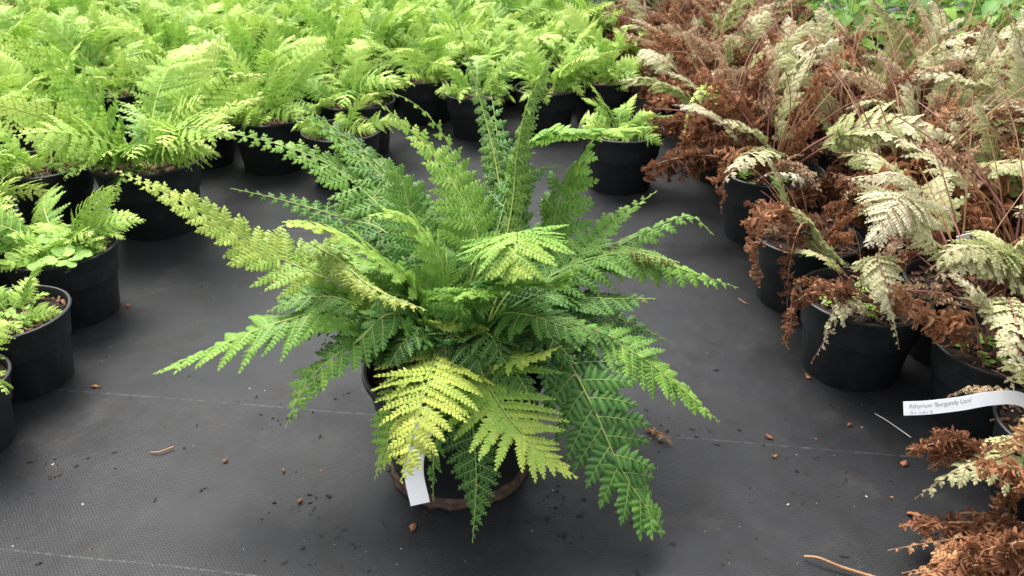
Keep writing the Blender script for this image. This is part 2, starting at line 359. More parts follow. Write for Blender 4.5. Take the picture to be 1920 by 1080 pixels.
def frond(B, RB, ctrl, W, n=20, s0=.14, prof='lance', seed=0, up=None, roll=0.0, curl=.28, fold=.0, sweep=.12, ang=(82, 55), pw=1.0,
          ps=None, tone=(.35, .6), tmpl=T_HI, crumple=0.0, rr=.0016, rmat=0, rib=.0008, spore=0.0, gap=.93, twist=.12, wr=.78, lmat=0, jit=1.0, pt=None):
    g = np.random.default_rng(seed)
    P, Ln = spline(ctrl, 64)
    T = unit(np.gradient(P, axis=0))
    hd = P[-1] - P[0]; hd[2] = 0; hd = hd / max(np.linalg.norm(hd), 1e-6)
    ref = np.array((0, 0, 1.0)) - .35 * hd if up is None else np.asarray(up, float)
    N = unit(ref - (T @ ref)[:, None] * T)
    Bn = np.cross(T, N)
    if roll:
        c, s = math.cos(roll), math.sin(roll)
        N, Bn = c * N + s * Bn, c * Bn - s * N
    sp = np.linspace(0, 1, 64)
    def ip(A, u): return np.stack([np.interp(u, sp, A[:, k]) for k in range(3)], -1)
    tube(RB, P, rr, rr * .22, 5, rmat)
    # stations
    q = np.linspace(0, 1, n) ** .92
    u = s0 + (1 - s0) * q * .985
    uu = np.concatenate([u, np.minimum(u + .45 * (1 - s0) / n, .995)]); sg = np.concatenate([np.ones(n), -np.ones(n)])
    rel = (uu - s0) / (1 - s0)
    Lp = W * np.interp(rel, *PROF[prof]) * (1 + jit * g.normal(0, .06, 2 * n))
    if crumple: Lp *= g.uniform(.5, 1.15, 2 * n)
    C, Ti, Ni, Bi = ip(P, uu), unit(ip(T, uu)), unit(ip(N, uu)), unit(ip(Bn, uu))
    a = np.radians(np.interp(rel, [0, 1], ang) + jit * g.normal(0, 4, 2 * n))
    D = np.cos(a)[:, None] * Ti + (np.sin(a) * sg)[:, None] * Bi
    fo = fold + jit * g.normal(0, .10, 2 * n) + crumple * g.normal(0, .7, 2 * n)
    D = np.cos(fo)[:, None] * D + np.sin(fo)[:, None] * Ni
    if crumple: D = unit(D + crumple * g.normal(0, .6, (2 * n, 3)) + crumple * np.array((0, 0, -.45)))
    Np = unit(Ni - (Ni * D).sum(1)[:, None] * D)
    X = np.cross(D, Np)
    tw = twist * sg * 1.0 + jit * g.normal(0, .12, 2 * n) + crumple * g.normal(0, .9, 2 * n)
    Np = np.cos(tw)[:, None] * Np + np.sin(tw)[:, None] * X
    k = np.maximum(.05, curl + jit * g.normal(0, .15, 2 * n) + crumple * g.uniform(0, 3.0, 2 * n))
    space = np.gradient(u).mean() * Ln * np.interp(rel, [0, 1], [1.1, .75])
    def pos(i, t):
        kk = k[i]
        return C[i] + (Lp[i] * np.sin(kk * t) / kk)[:, None] * D[i] - (Lp[i] * (1 - np.cos(kk * t)) / kk)[:, None] * Np[i] + (Lp[i] * sweep * t * t)[:, None] * Ti[i]
    def frame(i, t):
        kk = k[i] * t
        tp = unit(np.cos(kk)[:, None] * D[i] - np.sin(kk)[:, None] * Np[i] + (2 * sweep * t)[:, None] * Ti[i])
        np_ = unit(Np[i] - (Np[i] * tp).sum(1)[:, None] * tp)
        return tp, np_, np.cross(tp, np_)
    # pinnules
    if ps is None: ps = space * (.39 if len(tmpl[0]) > 10 else .46)
    m = np.maximum(2, np.round(Lp / ps)).astype(int)
    I = np.repeat(np.arange(2 * n), m)
    J = np.concatenate([np.arange(x) for x in m])
    t = (J + .5) / (m[I] + .35)
    I2 = np.concatenate([I, I, np.arange(2 * n)]); t2 = np.concatenate([t, np.minimum(t + .3 / m[I], .98), np.full(2 * n, .93)])
    sd_ = np.concatenate([np.ones(len(I)), -np.ones(len(I)), np.zeros(2 * n)])
    tp, nn, bb = frame(I2, t2)
    base = pos(I2, t2)
    pl = np.minimum(space[I2] * .88 * pw, Lp[I2] * .55) * (1 - .62 * t2 ** 1.8) * (1 - .7 * t2 ** 9)
    pl = np.where(sd_ == 0, np.minimum(space[I2] * .36, Lp[I2] * .3), pl)
    acro = (sd_ * sg[I2] > 0) & (t2 < .6 / m[I2] + .05)
    pl = pl * np.where(acro, 1.18, 1.0) * (1 + jit * g.normal(0, .07, len(I2)))
    pa = np.radians(np.interp(t2, [0, 1], [72, 42])) + jit * g.normal(0, .10, len(I2))
    pa = np.where(sd_ == 0, 0, pa)
    dr = np.cos(pa)[:, None] * tp + (np.sin(pa) * sd_)[:, None] * bb
    dz = jit * g.normal(-.12, .12, len(I2)) + crumple * g.normal(0, .8, len(I2))
    dr = unit(dr + dz[:, None] * nn)
    n2 = unit(nn - (nn * dr).sum(1)[:, None] * dr)
    s2 = np.cross(n2, dr)
    if crumple:
        ra = crumple * g.normal(0, .8, len(I2))
        n2, s2 = np.cos(ra)[:, None] * n2 + np.sin(ra)[:, None] * s2, np.cos(ra)[:, None] * s2 - np.sin(ra)[:, None] * n2
    # width: pinnule bases meet along the pinna
    w = np.minimum(ps[I2] * 1.38 * gap, pl * wr * 1.4) * np.where(sd_ == 0, .62, 1 - .42 * t2)
    tv, tf = tmpl
    h = pl * (1 + (crumple * g.normal(0, 1.6, len(I2)) if crumple else 0))
    V = base[:, None] + tv[None, :, 0, None] * pl[:, None, None] * dr[:, None] + tv[None, :, 1, None] * w[:, None, None] * s2[:, None] + tv[None, :, 2, None] * h[:, None, None] * n2[:, None]
    nv = len(tv); cnt = len(I2)
    tn = np.interp(rel, [0, 1], tone) + jit * g.normal(0, .035, 2 * n)
    tones = tn[I2] + jit * g.normal(0, .03, cnt)
    if pt is not None: tones = tones + np.interp(t2, [0, 1], [0, pt])
    tones = np.repeat(tones, nv)
    uv = np.tile(tv[:, :2], (cnt, 1))
    off = (np.arange(cnt) * nv)[:, None, None]
    for kf in (3, 4):
        f = np.array([x for x in tf if len(x) == kf])
        if len(f):
            s_off = 0
            B_F = (f[None] + off).reshape(-1, kf)
            if kf == 3: F3 = B_F
            else: F4 = B_F
    has3 = any(len(x) == 3 for x in tf); has4 = any(len(x) == 4 for x in tf)
    if has3 and has4:
        n0 = B.n; B.add(V.reshape(-1, 3), F4, lmat, tones, uv, spore)
        B.F.append((F3 + n0, lmat))
    else: B.add(V.reshape(-1, 3), F4 if has4 else F3, lmat, tones, uv, spore)
    # pinna midribs as thin ribbons just proud of the blade
    if rib:
        ts = np.linspace(0, .96, 6); I3 = np.repeat(np.arange(2 * n), 6); t3 = np.tile(ts, 2 * n)
        tp, nn, bb = frame(I3, t3); c3 = pos(I3, t3) + nn * .0003
        ww = (rib * (1 - .75 * t3) * np.minimum(1, Lp[I3] / (W * .5)))[:, None]
        V = np.stack([c3 - bb * ww * .5, c3 + bb * ww * .5], 1).reshape(-1, 3)
        i = (np.arange(2 * n) * 12)[:, None] + (np.arange(5) * 2)[None]
        F = np.stack([i, i + 1, i + 3, i + 2], -1).reshape(-1, 4)
        RB.add(V, F, rmat, .6)

# ------------------------------------------------------------------ pots and soil (unit = rim diameter)
def pot_mesh():
    prof = [(0, .012), (.33, .012), (.345, 0), (.362, 0), (.372, .012), (.440, .535), (.444, .548), (.462, .552), (.466, .562), (.476, .640), (.484, .644),
            (.497, .648), (.502, .660), (.500, .676), (.490, .682), (.478, .680), (.472, .668), (.468, .60), (.440, .40)]
    k = 56; B = Buf()
    a = np.linspace(0, 2 * np.pi, k, endpoint=False)
    V = np.array([[(r * math.cos(x), r * math.sin(x), z) for x in a] for r, z in prof])
    i = np.arange(len(prof) - 1)[:, None]; j = np.arange(k)[None]
    F = np.stack([i * k + j, i * k + (j + 1) % k, (i + 1) * k + (j + 1) % k, (i + 1) * k + j], -1).reshape(-1, 4)
    # shallow drainage notches along the foot
    for n_ in range(4, 6):
        V[n_, :, 2] += np.where((np.arange(k) % 7) < 2, .012, 0)
    B.add(V.reshape(-1, 3), F)
    me = B.mesh('pot', [M_POT])
    me.set_sharp_from_angle(angle=math.radians(40))
    return me
def soil_mesh(seed, chips=110, moss=False):
    g = np.random.default_rng(seed); B = Buf()
    R = np.linspace(0, .466, 10); k = 40; a = np.linspace(0, 2 * np.pi, k, endpoint=False)
    V = np.array([[(r * math.cos(x), r * math.sin(x), .585 + .018 * math.cos(r * 3) + (g.normal(0, .007) if 0 < r < .46 else 0)) for x in a] for r in R])
    i = np.arange(len(R) - 1)[:, None]; j = np.arange(k)[None]
    F = np.stack([i * k + j, i * k + (j + 1) % k, (i + 1) * k + (j + 1) % k, (i + 1) * k + j], -1).reshape(-1, 4)
    B.add(V.reshape(-1, 3), F, 0)
    cube = np.array([(x, y, z) for x in (-1, 1) for y in (-1, 1) for z in (-1, 1)], float)
    cf = np.array([(0, 1, 3, 2), (4, 6, 7, 5), (0, 4, 5, 1), (2, 3, 7, 6), (0, 2, 6, 4), (1, 5, 7, 3)])
    for c in range(chips):
        r = .45 * math.sqrt(g.random()); x = g.random() * 6.283
        m = Matrix.Rotation(g.random() * 6.28, 3, 'Z') @ Matrix.Rotation(g.normal(0, .35), 3, 'X') @ Matrix.Rotation(g.normal(0, .3), 3, 'Y')
        s = np.array((g.uniform(.015, .06), g.uniform(.006, .018), g.uniform(.003, .008)))
        v = (cube * (1 + g.normal(0, .18, cube.shape))) * s
        v[4:] *= (1, g.uniform(.3, .8), .7)
        v = v @ np.array(m).T + (r * math.cos(x), r * math.sin(x), .607 + g.random() * .012)
        B.add(v, cf, 1 if g.random() < .7 else 0)
    for c in range(10):
        r = .44 * math.sqrt(g.random()); x = g.random() * 6.283; s = g.uniform(.004, .008)
        B.add(cube * s * (1 + g.normal(0, .2, cube.shape)) + (r * math.cos(x), r * math.sin(x), .61), cf, 2)
    return B.mesh('soil', [M_SOIL if not moss else M_MOSS, M_BARK, M_PERLITE], smooth=False)
POT = pot_mesh()
SOILS = [soil_mesh(s) for s in (1, 2, 3)]
SOIL_MOSS = soil_mesh(9, 30, True)

def weed_mesh(seed, n=26, spread=.38, size=.05, zc=.62, hmax=.12, cx=.0, cy=0):
    g = np.random.default_rng(seed); B = Buf()
    for q in range(n):
        r = spread * math.sqrt(g.random()); x = g.random() * 6.283
        b = np.array((cx + r * math.cos(x) * .8, cy + r * math.sin(x) * .8, zc - .02))
        tip = b + (g.normal(0, .03), g.normal(0, .03), g.uniform(.02, hmax))
        tube(B, spline([b, (b + tip) / 2 + g.normal(0, .01, 3), tip], 6)[0], .003, .002, 3, 0, .3)
        for l in range(3):
            y = l * 2.1 + x; s = size * g.uniform(.6, 1.15) * .5
            c = tip + np.array((math.cos(y), math.sin(y), g.normal(0, .12))) * s * (1.05 if l < 3 else 0)
            an = np.linspace(0, 2 * np.pi, 9, endpoint=False)
            tl = g.normal(0, .25, 2)
            ring = np.stack([np.cos(an) * s, np.sin(an) * s, tl[0] * np.cos(an) * s + tl[1] * np.sin(an) * s], 1) * (1 + g.normal(0, .05, (9, 1)))
            V = np.vstack([[(0, 0, -.12 * s)], ring]) + c
            B.add(V, np.array([(0, 1 + k_, 1 + (k_ + 1) % 9) for k_ in range(9)]), 0, g.uniform(.3, .9))
    return B.mesh('weed', [M_WEED])

def canon(e0, e1, wob=0, seed=0, power=1.0):
    g = np.random.default_rng(seed)
    s = np.linspace(0, 1, 14); ph = np.radians(e0 + (e1 - e0) * s ** power)
    x = np.concatenate([[0], np.cumsum(np.cos(ph[:-1]))]) / 13; z = np.concatenate([[0], np.cumsum(np.sin(ph[:-1]))]) / 13
    y = wob * np.sin(s * 2.5 + g.random() * 3) * s
    return np.stack([x, y, z], 1)[::3] if False else np.stack([x, y, z], 1)[[0, 3, 6, 9, 11, 13]]

# lime fern frond library, length 1
LIME = []
for q, (e0, e1, W, n, pr) in enumerate([(80, 22, .24, 13, 'tri'), (78, -20, .24, 13, 'lime'), (72, 35, .22, 14, 'lance'), (74, -35, .25, 12, 'lime'), (80, 5, .21, 14, 'lance'),
                                        (66, -40, .27, 10, 'lance'), (84, 45, .21, 14, 'tri'), (68, -15, .28, 10, 'tri'), (60, -55, .27, 10, 'tri'), (80, 15, .24, 13, 'lance')]):
    B = Buf()
    frond(B, B, canon(e0, e1, .05, q, 1.3), W, n, s0=.2 if q < 7 else .3, prof=pr, seed=50 + q, curl=.55, fold=.05, jit=1.0, tmpl=T_TOOTH, tone=(.18, .66), rr=.008, rmat=1, rib=.006, gap=1.1,
          twist=.3, ang=(80, 52), pw=.74, up=(-.6, 0, 1), pt=.15)
    LIME.append(B.mesh('lime_frond', [M_LIME, M_RACHIS_L]))
# pale frond library
PALE = []
for q, (e0, e1, W, n, pr) in enumerate([(82, 40, .20, 12, 'tri'), (80, 0, .22, 12, 'tri'), (76, -25, .20, 12, 'tri'), (86, 66, .17, 14, 'lance'), (70, -45, .21, 12, 'tri'), (84, 20, .19, 13, 'lance')]):
    B = Buf()
    frond(B, B, canon(e0, e1, .12, q, 1.2), W, n, s0=.36, prof=pr, seed=150 + q, curl=.7, fold=.05, tmpl=T_TOOTH, tone=(.25, .75), rr=.0085, rmat=1, rib=.008, gap=1.15, twist=.35, ang=(74, 50), pw=.95,
          up=(-.5, 0, 1), crumple=.03)
    PALE.append(B.mesh('pale_frond', [M_PALE, M_RACHIS_P]))
# dead frond library: shrivelled, curled, hanging
DEAD = []
for q, (e0, e1, W, n) in enumerate([(78, -70, .22, 12), (60, -110, .20, 13), (82, 10, .19, 12), (70, -40, .24, 11), (50, -95, .19, 13), (84, 50, .18, 12), (75, -85, .25, 10), (66, -60, .22, 12)]):
    B = Buf()
    frond(B, B, canon(e0, e1, .22, q, .9), W, n, s0=.22, prof='even', seed=250 + q, curl=1.4, tmpl=T_DEAD, tone=(.35, .6), rr=.009, rmat=1, rib=.006, gap=.85, twist=.3, ang=(66, 36), pw=1.5,
          up=(-.5, 0, 1), crumple=.85, jit=1.4)
    DEAD.append(B.mesh('dead_frond', [M_DEAD, M_STRAW if q % 2 else M_RACHIS_P]))
# dried but still spread fronds
DRY = []
for q, (e0, e1, W, n) in enumerate([(80, 10, .16, 14), (84, 45, .14, 15), (72, -40, .17, 13), (78, -10, .15, 14)]):
    B = Buf()
    frond(B, B, canon(e0, e1, .15, q + 9, 1.1), W, n, s0=.34, prof='tri', seed=350 + q, curl=1.1, tmpl=T_DEAD, tone=(.3, .7), rr=.008, rmat=1, rib=.006, gap=.9, twist=.3, ang=(72, 46), pw=1.0,
          up=(-.5, 0, 1), crumple=.32)
    DRY.append(B.mesh('dry_frond', [M_TAN, M_RACHIS_P]))
# bare bent stalks
STALK = []
for q in range(4):
    B = Buf(); P, _ = spline(canon(86 - 4 * q, [60, 20, 38, -60][q], .1, 70 + q), 16); tube(B, P, .0058, .003, 5, 0)
    STALK.append(B.mesh('stalk', [[M_STRAW, M_RACHIS_P][q % 2]]))

def put(name, me, parent, loc, yaw, tilt, s, sx=1.0, rollx=0.0):
    o = link(name, me, parent)
    o.matrix_local = Matrix.Translation(loc) @ Matrix.Rotation(yaw, 4, 'Z') @ Matrix.Rotation(tilt, 4, 'Y') @ Matrix.Rotation(rollx, 4, 'X') @ Matrix.Diagonal((s, s * sx, s, 1))
    return o
def pot_thing(name, x, y, W, label, cat, group, soil, rz=0):
    r = thing(name, (x, y, 0), label, cat, group)
    p = link('pot', POT, r); p.scale = (W, W, W); p.rotation_euler = (0, 0, rz)
    s = link('soil', soil, r); s.scale = (W, W, W); s.rotation_euler = (0, 0, rz * 1.7)
    return r

# ------------------------------------------------------------------ the ground
me = bpy.data.meshes.new('ground')
me.from_pydata([(-40, -40, 0), (40, -40, 0), (40, 40, 0), (-40, 40, 0)], [], [(0, 1, 2, 3)])
me.materials.append(M_GROUND)
g_ = link('ground', me); g_['kind'] = 'structure'

# ------------------------------------------------------------------ lime ferns, left bed
def lime_fern(x, y, W, height, nf, label, seed, spread=1.0, low=.35, weed=None, group='lime green ferns standing pot to pot'):
    rg = random.Random(seed)
    r = pot_thing('potted_fern', x, y, W, label, 'fern', group, SOILS[seed % 3], rg.random() * 6)
    zc = .60 * W
    height *= .86; nf = max(7, round(nf * .72))
    lean, la = rg.uniform(0, .28), rg.random() * 6.28
    for k in range(16):                                   # low young fronds that cover the soil
        yaw = k * 2.399 + rg.uniform(-.5, .5); rad = W * .30 * math.sqrt(rg.random())
        put('frond', LIME[rg.choice([5, 7, 8, 3])], r, (math.cos(yaw) * rad, math.sin(yaw) * rad, zc), yaw + rg.uniform(-.8, .8), rg.uniform(-.4, .3), height * rg.uniform(.28, .5), rg.uniform(.9, 1.3), rg.uniform(-.6, .6))
    for k in range(nf):
        yaw = k * 2.399 + rg.uniform(-.8, .8)
        outer = (k + 2) / nf
        if rg.random() < low:
            m = LIME[rg.choice([5, 7, 8])]; s = height * rg.uniform(.45, .75); tilt = rg.uniform(0, .35) * spread
        else:
            m = LIME[rg.choice([0, 1, 2, 3, 4, 6, 9])]; s = height * rg.uniform(.7, 1.2); tilt = (.02 + .42 * outer + rg.uniform(-.25, .3)) * spread + lean * math.cos(yaw - la)
        rad = W * .14 * math.sqrt(rg.random())
        put('frond', m, r, (math.cos(yaw) * rad, math.sin(yaw) * rad, zc), yaw, tilt, s, rg.uniform(.8, 1.15), rg.uniform(-.95, .95))
    if weed: 
        w = link('weed', weed, r); w.scale = (W, W, W)
    return r
WEED_A = weed_mesh(3, 44, .44, .115, .64, .12, .06, -.16)
WEED_B = weed_mesh(4, 40, .36, .05, .62, .05)
WEED_C = weed_mesh(5, 26, .34, .045, .62, .07, -.05, .02)
near = [
    (-105, 715, 220, .16, 10, .7, 'fern in the black pot cut off at the left edge, frontmost of the lime ferns', None),
    (10, 585, 222, .10, 9, .9, 'small sparse lime fern with bare dark soil showing in its pot at the left edge', WEED_B),
    (110, 460, 208, .18, 20, 1.0, 'low lime fern with round clover-like weeds spilling over its pot rim', WEED_A),
    (275, 298, 200, .31, 28, .7, 'tallest lime fern, bark chips showing at the front of its big black pot', None),
    (78, 305, 180, .19, 15, 1.1, 'lime fern with spreading fronds, in the pot left of the tallest lime fern', None),
    (-25, 235, 165, .24, 15, 1.0, 'lime fern cut off at the left edge behind the spreading one', None),
    (365, 205, 150, .18, 13, 1.0, 'lime fern squeezed in the shade just behind the tallest lime fern', None),
    (502, 216, 148, .25, 18, .5, 'upright lime fern with rusty bark chips on its soil, behind the big fern', None),
    (640, 243, 150, .13, 10, .9, 'lime fern half hidden behind the upper left fronds of the big fern', None),
    (666, 186, 150, .24, 16, .7, 'lime fern with brown bark at its rim, one row behind the half hidden one', None),
    (797, 142, 122, .22, 15, .8, 'lime fern in the dark pot behind the top of the big fern', None),
    (893, 172, 122, .20, 13, .9, 'lime fern whose pot shows left of the tall brown tipped frond', None),
    (1025, 163, 122, .22, 15, .8, 'lime fern whose pot shows right of the tall brown tipped frond', None),
    (1130, 146, 122, .23, 15, .8, 'lime fern at the right end of the back row of visible pots', None),
    (1166, 242, 162, .13, 20, .55, 'small compact lime fern in the lone black pot at the end of the aisle', None),
    (1150, 100, 108, .22, 14, .9, 'lime fern one row behind the right end of the visible pots', None)]
spots = []
for i, (px, py, w, h, nf, sp, lab, wd) in enumerate(near):
    x, y, W = pot_from_pixels(px, py, w)
    spots.append((x, y)); lime_fern(x, y, W, h, nf, lab, 300 + i, sp, weed=wd)
bnd = ([-5, -.68, -.642, -.345, -.083, .228, .295, .34, 9], [.6, .6, 1.35, 1.62, 1.95, 2.06, 2.32, 9, 9])
fill = []
rg = random.Random(5)
for row in range(16):
    yy = .8 + row * .158
    for c in range(26):
        xx = -3.0 + c * .18 + (.09 if row % 2 else 0)
        x, y = xx + rg.uniform(-.012, .012), yy + rg.uniform(-.012, .012)
        if x > .33 or y < np.interp(x, *bnd) + .10: continue
        if x < -.66 * y - .34: continue
        if any(math.hypot(x - a, y - b) < .158 for a, b in spots): continue
        fill.append((row, x, y)); spots.append((x, y))
ORD = ['first', 'second', 'third', 'fourth', 'fifth', 'sixth', 'seventh', 'eighth', 'ninth', 'tenth', 'eleventh', 'twelfth', 'thirteenth', 'fourteenth', 'fifteenth', 'sixteenth', 'seventeenth', 'eighteenth']
far_brown = []
rows = sorted({f[0] for f in fill})
for ri, row in enumerate(rows):
    line = sorted([f for f in fill if f[0] == row], key=lambda f: -f[1])
    for k, (_, x, y) in enumerate(line):
        sd_ = 500 + row * 40 + k; rr_ = random.Random(sd_)
        if x < -.60 * y and y > 2.55:
            far_brown.append((x, y, sd_)); continue
        look = ['upright', 'bushy', 'spreading'][sd_ % 3]; sp = [.65, .85, 1.1][sd_ % 3]
        lab = f'{look} lime fern in the crowd, {ORD[ri]} row back, {ORD[k]} from its right end'
        lime_fern(x, y, rr_.uniform(.155, .17), rr_.uniform(.20, .27), rr_.randint(13, 17), lab, sd_, sp, low=.25)

# ------------------------------------------------------------------ the big fern in the middle
cx, cy, cW = pot_from_pixels(855, 680, 350)
big = pot_thing('potted_fern', cx, cy, cW, 'large shield fern with long spreading dark green and yellow green fronds, alone in the aisle', 'fern', None, SOILS[0], .4)
zc = .60 * cW
OFF = np.array((cx, cy, 0))
def fern_frond(pts, W, n=20, base=None, seed=0, mat=M_DEEP, rm=M_RACHIS, name='frond', parent=None, label=None, off=None, bz=None, **kw):
    off = OFF if off is None else off
    g = np.random.default_rng(seed + 900)
    P = [at_y(*p) for p in pts]
    if base is None:
        an = math.atan2(P[-1][1] - cy, P[-1][0] - cx)
        base = np.array((cx + .028 * math.cos(an) + g.normal(0, .006), cy + .02 * math.sin(an) + g.normal(0, .006), zc))
    if base is not False: P = [base] + P
    P = np.array(P) - off
    B, RB = Buf(), Buf()
    if mat is M_DEEP: W *= .95; n = max(10, round(n * .92))
    frond(B, RB, P, W, n, seed=seed, **kw)
    o = link(name, B.mesh(name, [mat]), parent or big)
    link('rachis', RB.mesh('rachis', [rm]), o)
    if label: o['label'] = label
    return o
FR = [
  # upper left
  ([(760, 575, .72), (620, 525, .73), (480, 462, .75), (340, 378, .77), (218, 320, .80)], .056, 32, dict(prof='tail', tone=(.5, .95), fold=.25, curl=.4, roll=-.35)),
  ([(790, 470, .82), (700, 375, .88), (610, 305, .93), (490, 262, .96), (345, 238, .97)], .052, 28, dict(prof='tail', tone=(.3, .62), roll=-.3)),
  ([(740, 455, .82), (640, 408, .87), (530, 375, .90), (432, 353, .90)], .034, 24, dict(prof='long', tone=(.1, .35), roll=-.4)),
  ([(800, 440, .84), (720, 335, .91), (640, 262, .95), (532, 197, .96)], .052, 24, dict(prof='long', tone=(.25, .58))),
  ([(800, 460, .83), (760, 370, .89), (690, 290, .94), (600, 220, .97), (540, 165, .97)], .036, 22, dict(prof='lance', tone=(.1, .25))),
  ([(895, 480, .78), (872, 385, .81), (820, 300, .84), (760, 235, .86), (690, 178, .85)], .054, 25, dict(prof='tail', tone=(.45, .75), fold=.1)),
  ([(880, 400, .88), (850, 290, .93), (810, 225, .94), (762, 185, .92), (715, 173, .88)], .036, 22, dict(prof='tail', tone=(.4, .72))),
  ([(640, 590, .68), (540, 600, .67), (430, 640, .66), (288, 700, .66)], .062, 25, dict(prof='lance', tone=(.28, .62), roll=.15)),
  ([(745, 590, .67), (670, 640, .65), (600, 690, .63), (560, 745, .61), (535, 802, .60)], .040, 20, dict(prof='lance', tone=(.2, .6))),
  ([(790, 560, .70), (720, 490, .69), (640, 440, .68), (560, 418, .66), (512, 432, .64)], .050, 24, dict(prof='lance', tone=(.4, .85), roll=.2)),
  ([(590, 455, .72), (640, 490, .66), (700, 540, .62), (800, 582, .58)], .020, 22, dict(prof='even', tone=(.6, .9), spore=.6, curl=1.2, base=at_y(760, 520, .80), s0=.3)),
  # tall ones at the back
  ([(935, 420, .86), (930, 310, .92), (905, 205, .97), (875, 100, 1.0), (845, -5, 1.0)], .026, 32, dict(prof='long', tone=(.2, .45), spore=.3, curl=1.6, s0=.2)),
  ([(958, 400, .80), (968, 300, .82), (985, 210, .83), (1020, 130, .83), (1066, 52, .82)], .030, 28, dict(prof='long', tone=(.4, .5), curl=2.2, spore=.35, s0=.25)),
  ([(950, 420, .84), (962, 310, .86), (1020, 252, .87), (1110, 245, .86), (1232, 238, .85)], .046, 18, dict(prof='even', tone=(.4, .7), roll=-.7, s0=.3)),
  ([(1020, 480, .82), (1042, 400, .84), (1062, 340, .85), (1108, 265, .83)], .050, 16, dict(prof='even', tone=(.3, .5), roll=.1, s0=.18, curl=.9)),
  ([(940, 380, .90), (935, 280, .97), (925, 200, 1.02), (915, 150, 1.05)], .036, 22, dict(prof='lance', tone=(.15, .3), s0=.2)),
  # right
  ([(960, 570, .74), (1050, 510, .77), (1120, 445, .81), (1180, 395, .84), (1232, 358, .86)], .034, 24, dict(prof='lance', tone=(.3, .6), fold=.7, curl=.9)),
  ([(1000, 560, .76), (1110, 490, .80), (1210, 435, .84), (1290, 405, .84), (1338, 440, .82)], .036, 20, dict(prof='lance', tone=(.2, .45), curl=.9)),
  ([(980, 560, .74), (1080, 495, .77), (1180, 475, .78), (1280, 505, .76), (1385, 540, .75)], .050, 24, dict(prof='lance', tone=(.15, .6), curl=.9)),
  ([(1130, 465, .82), (1200, 475, .77), (1275, 492, .74)], .018, 16, dict(prof='even', tone=(.4, .6), spore=1., base=at_y(1060, 500, .80), s0=.3, curl=1.5)),
  ([(1010, 590, .76), (1090, 575, .79), (1170, 600, .80), (1258, 642, .80)], .046, 20, dict(prof='lance', tone=(.02, .12))),
  ([(960, 610, .70), (1060, 605, .70), (1140, 635, .69), (1230, 690, .67), (1350, 792, .65)], .052, 25, dict(prof='lance', tone=(.25, .62))),
  ([(960, 620, .68), (1050, 660, .67), (1110, 760, .62), (1165, 880, .585), (1245, 1000, .56)], .054, 16, dict(prof='even', tone=(-.02, .3), ang=(74, 54), wr=.85, roll=.1, gap=1.0)),
  ([(1010, 590, .72), (1080, 560, .74), (1150, 560, .74), (1230, 560, .73)], .05, 18, dict(prof='lance', tone=(.1, .3))),
  # front
  ([(880, 640, .665), (912, 715, .62), (960, 790, .58), (1015, 845, .56), (1082, 895, .55)], .074, 22, dict(prof='lance', tone=(.45, .95), gap=1.05, roll=-.1, curl=.15)),
  ([(880, 680, .66), (885, 780, .60), (893, 900, .57), (886, 1018, .545)], .036, 22, dict(prof='lance', tone=(.08, .3))),
  ([(845, 680, .66), (838, 770, .61), (815, 850, .585), (812, 940, .57)], .026, 20, dict(prof='lance', tone=(.1, .35), roll=.5)),
  ([(838, 610, .675), (822, 660, .645), (800, 725, .590), (775, 810, .550), (752, 905, .526)], .068, 23, dict(prof='lance', tone=(.78, 1.0), curl=.3, roll=.1)),
  ([(800, 690, .66), (755, 760, .62), (730, 820, .60), (702, 900, .585)], .030, 18, dict(prof='lance', tone=(.4, .65), roll=-.5)),
  ([(930, 650, .66), (968, 700, .63), (1005, 760, .605)], .04, 16, dict(prof='lance', tone=(.12, .3))),
  ([(900, 650, .66), (925, 690, .635), (940, 740, .61)], .036, 16, dict(prof='lance', tone=(.15, .4))),
  ([(800, 625, .67), (760, 650, .65), (715, 690, .63)], .036, 16, dict(prof='lance', tone=(.1, .3))),
  ([(990, 610, .68), (1040, 640, .66), (1085, 690, .64)], .036, 16, dict(prof='lance', tone=(.05, .2))),
  ([(780, 540, .72), (700, 500, .73), (620, 490, .73), (560, 510, .72)], .046, 20, dict(prof='lance', tone=(.35, .7), roll=.3)),
  ([(830, 520, .72), (790, 430, .73), (735, 400, .72), (680, 410, .70)], .044, 20, dict(prof='lance', tone=(.4, .75), roll=.2)),
  # arching at the viewer
  ([(950, 500, .72), (962, 440, .67), (966, 450, .60), (970, 515, .565)], .064, 20, dict(prof='even', tone=(.45, .75), s0=.42, fold=-.1, ang=(70, 45))),
  ([(900, 560, .70), (960, 525, .66), (1030, 530, .63), (1085, 500, .62)], .034, 18, dict(prof='even', tone=(.35, .6), roll=-.5, s0=.25)),
  ([(900, 640, .68), (950, 668, .635), (1000, 668, .62), (1056, 648, .61)], .030, 18, dict(prof='lance', tone=(.55, .95), s0=.2)),
  ([(860, 580, .69), (880, 545, .65), (890, 550, .62), (850, 560, .60)], .040, 14, dict(prof='lance', tone=(.4, .65), s0=.3)),
  ([(930, 600, .69), (985, 590, .66), (1050, 610, .64), (1115, 640, .63)], .05, 18, dict(prof='lance', tone=(.2, .42))),
  ([(700, 600, .70), (640, 560, .70), (560, 560, .69), (500, 585, .68)], .05, 18, dict(prof='lance', tone=(.12, .35))),
  ([(800, 470, .78), (770, 400, .81), (750, 330, .83), (700, 290, .83)], .05, 20, dict(prof='lance', tone=(.25, .5))),
  ([(930, 440, .80), (960, 350, .84), (1000, 320, .86), (1055, 310, .86)], .045, 18, dict(prof='lance', tone=(.1, .3))),
]
for i, (pts, W, n, kw) in enumerate(FR):
    fern_frond(pts, W, n, seed=i, **kw)
B = Buf(); g = np.random.default_rng(4)
an = np.linspace(0, 2 * np.pi, 70)
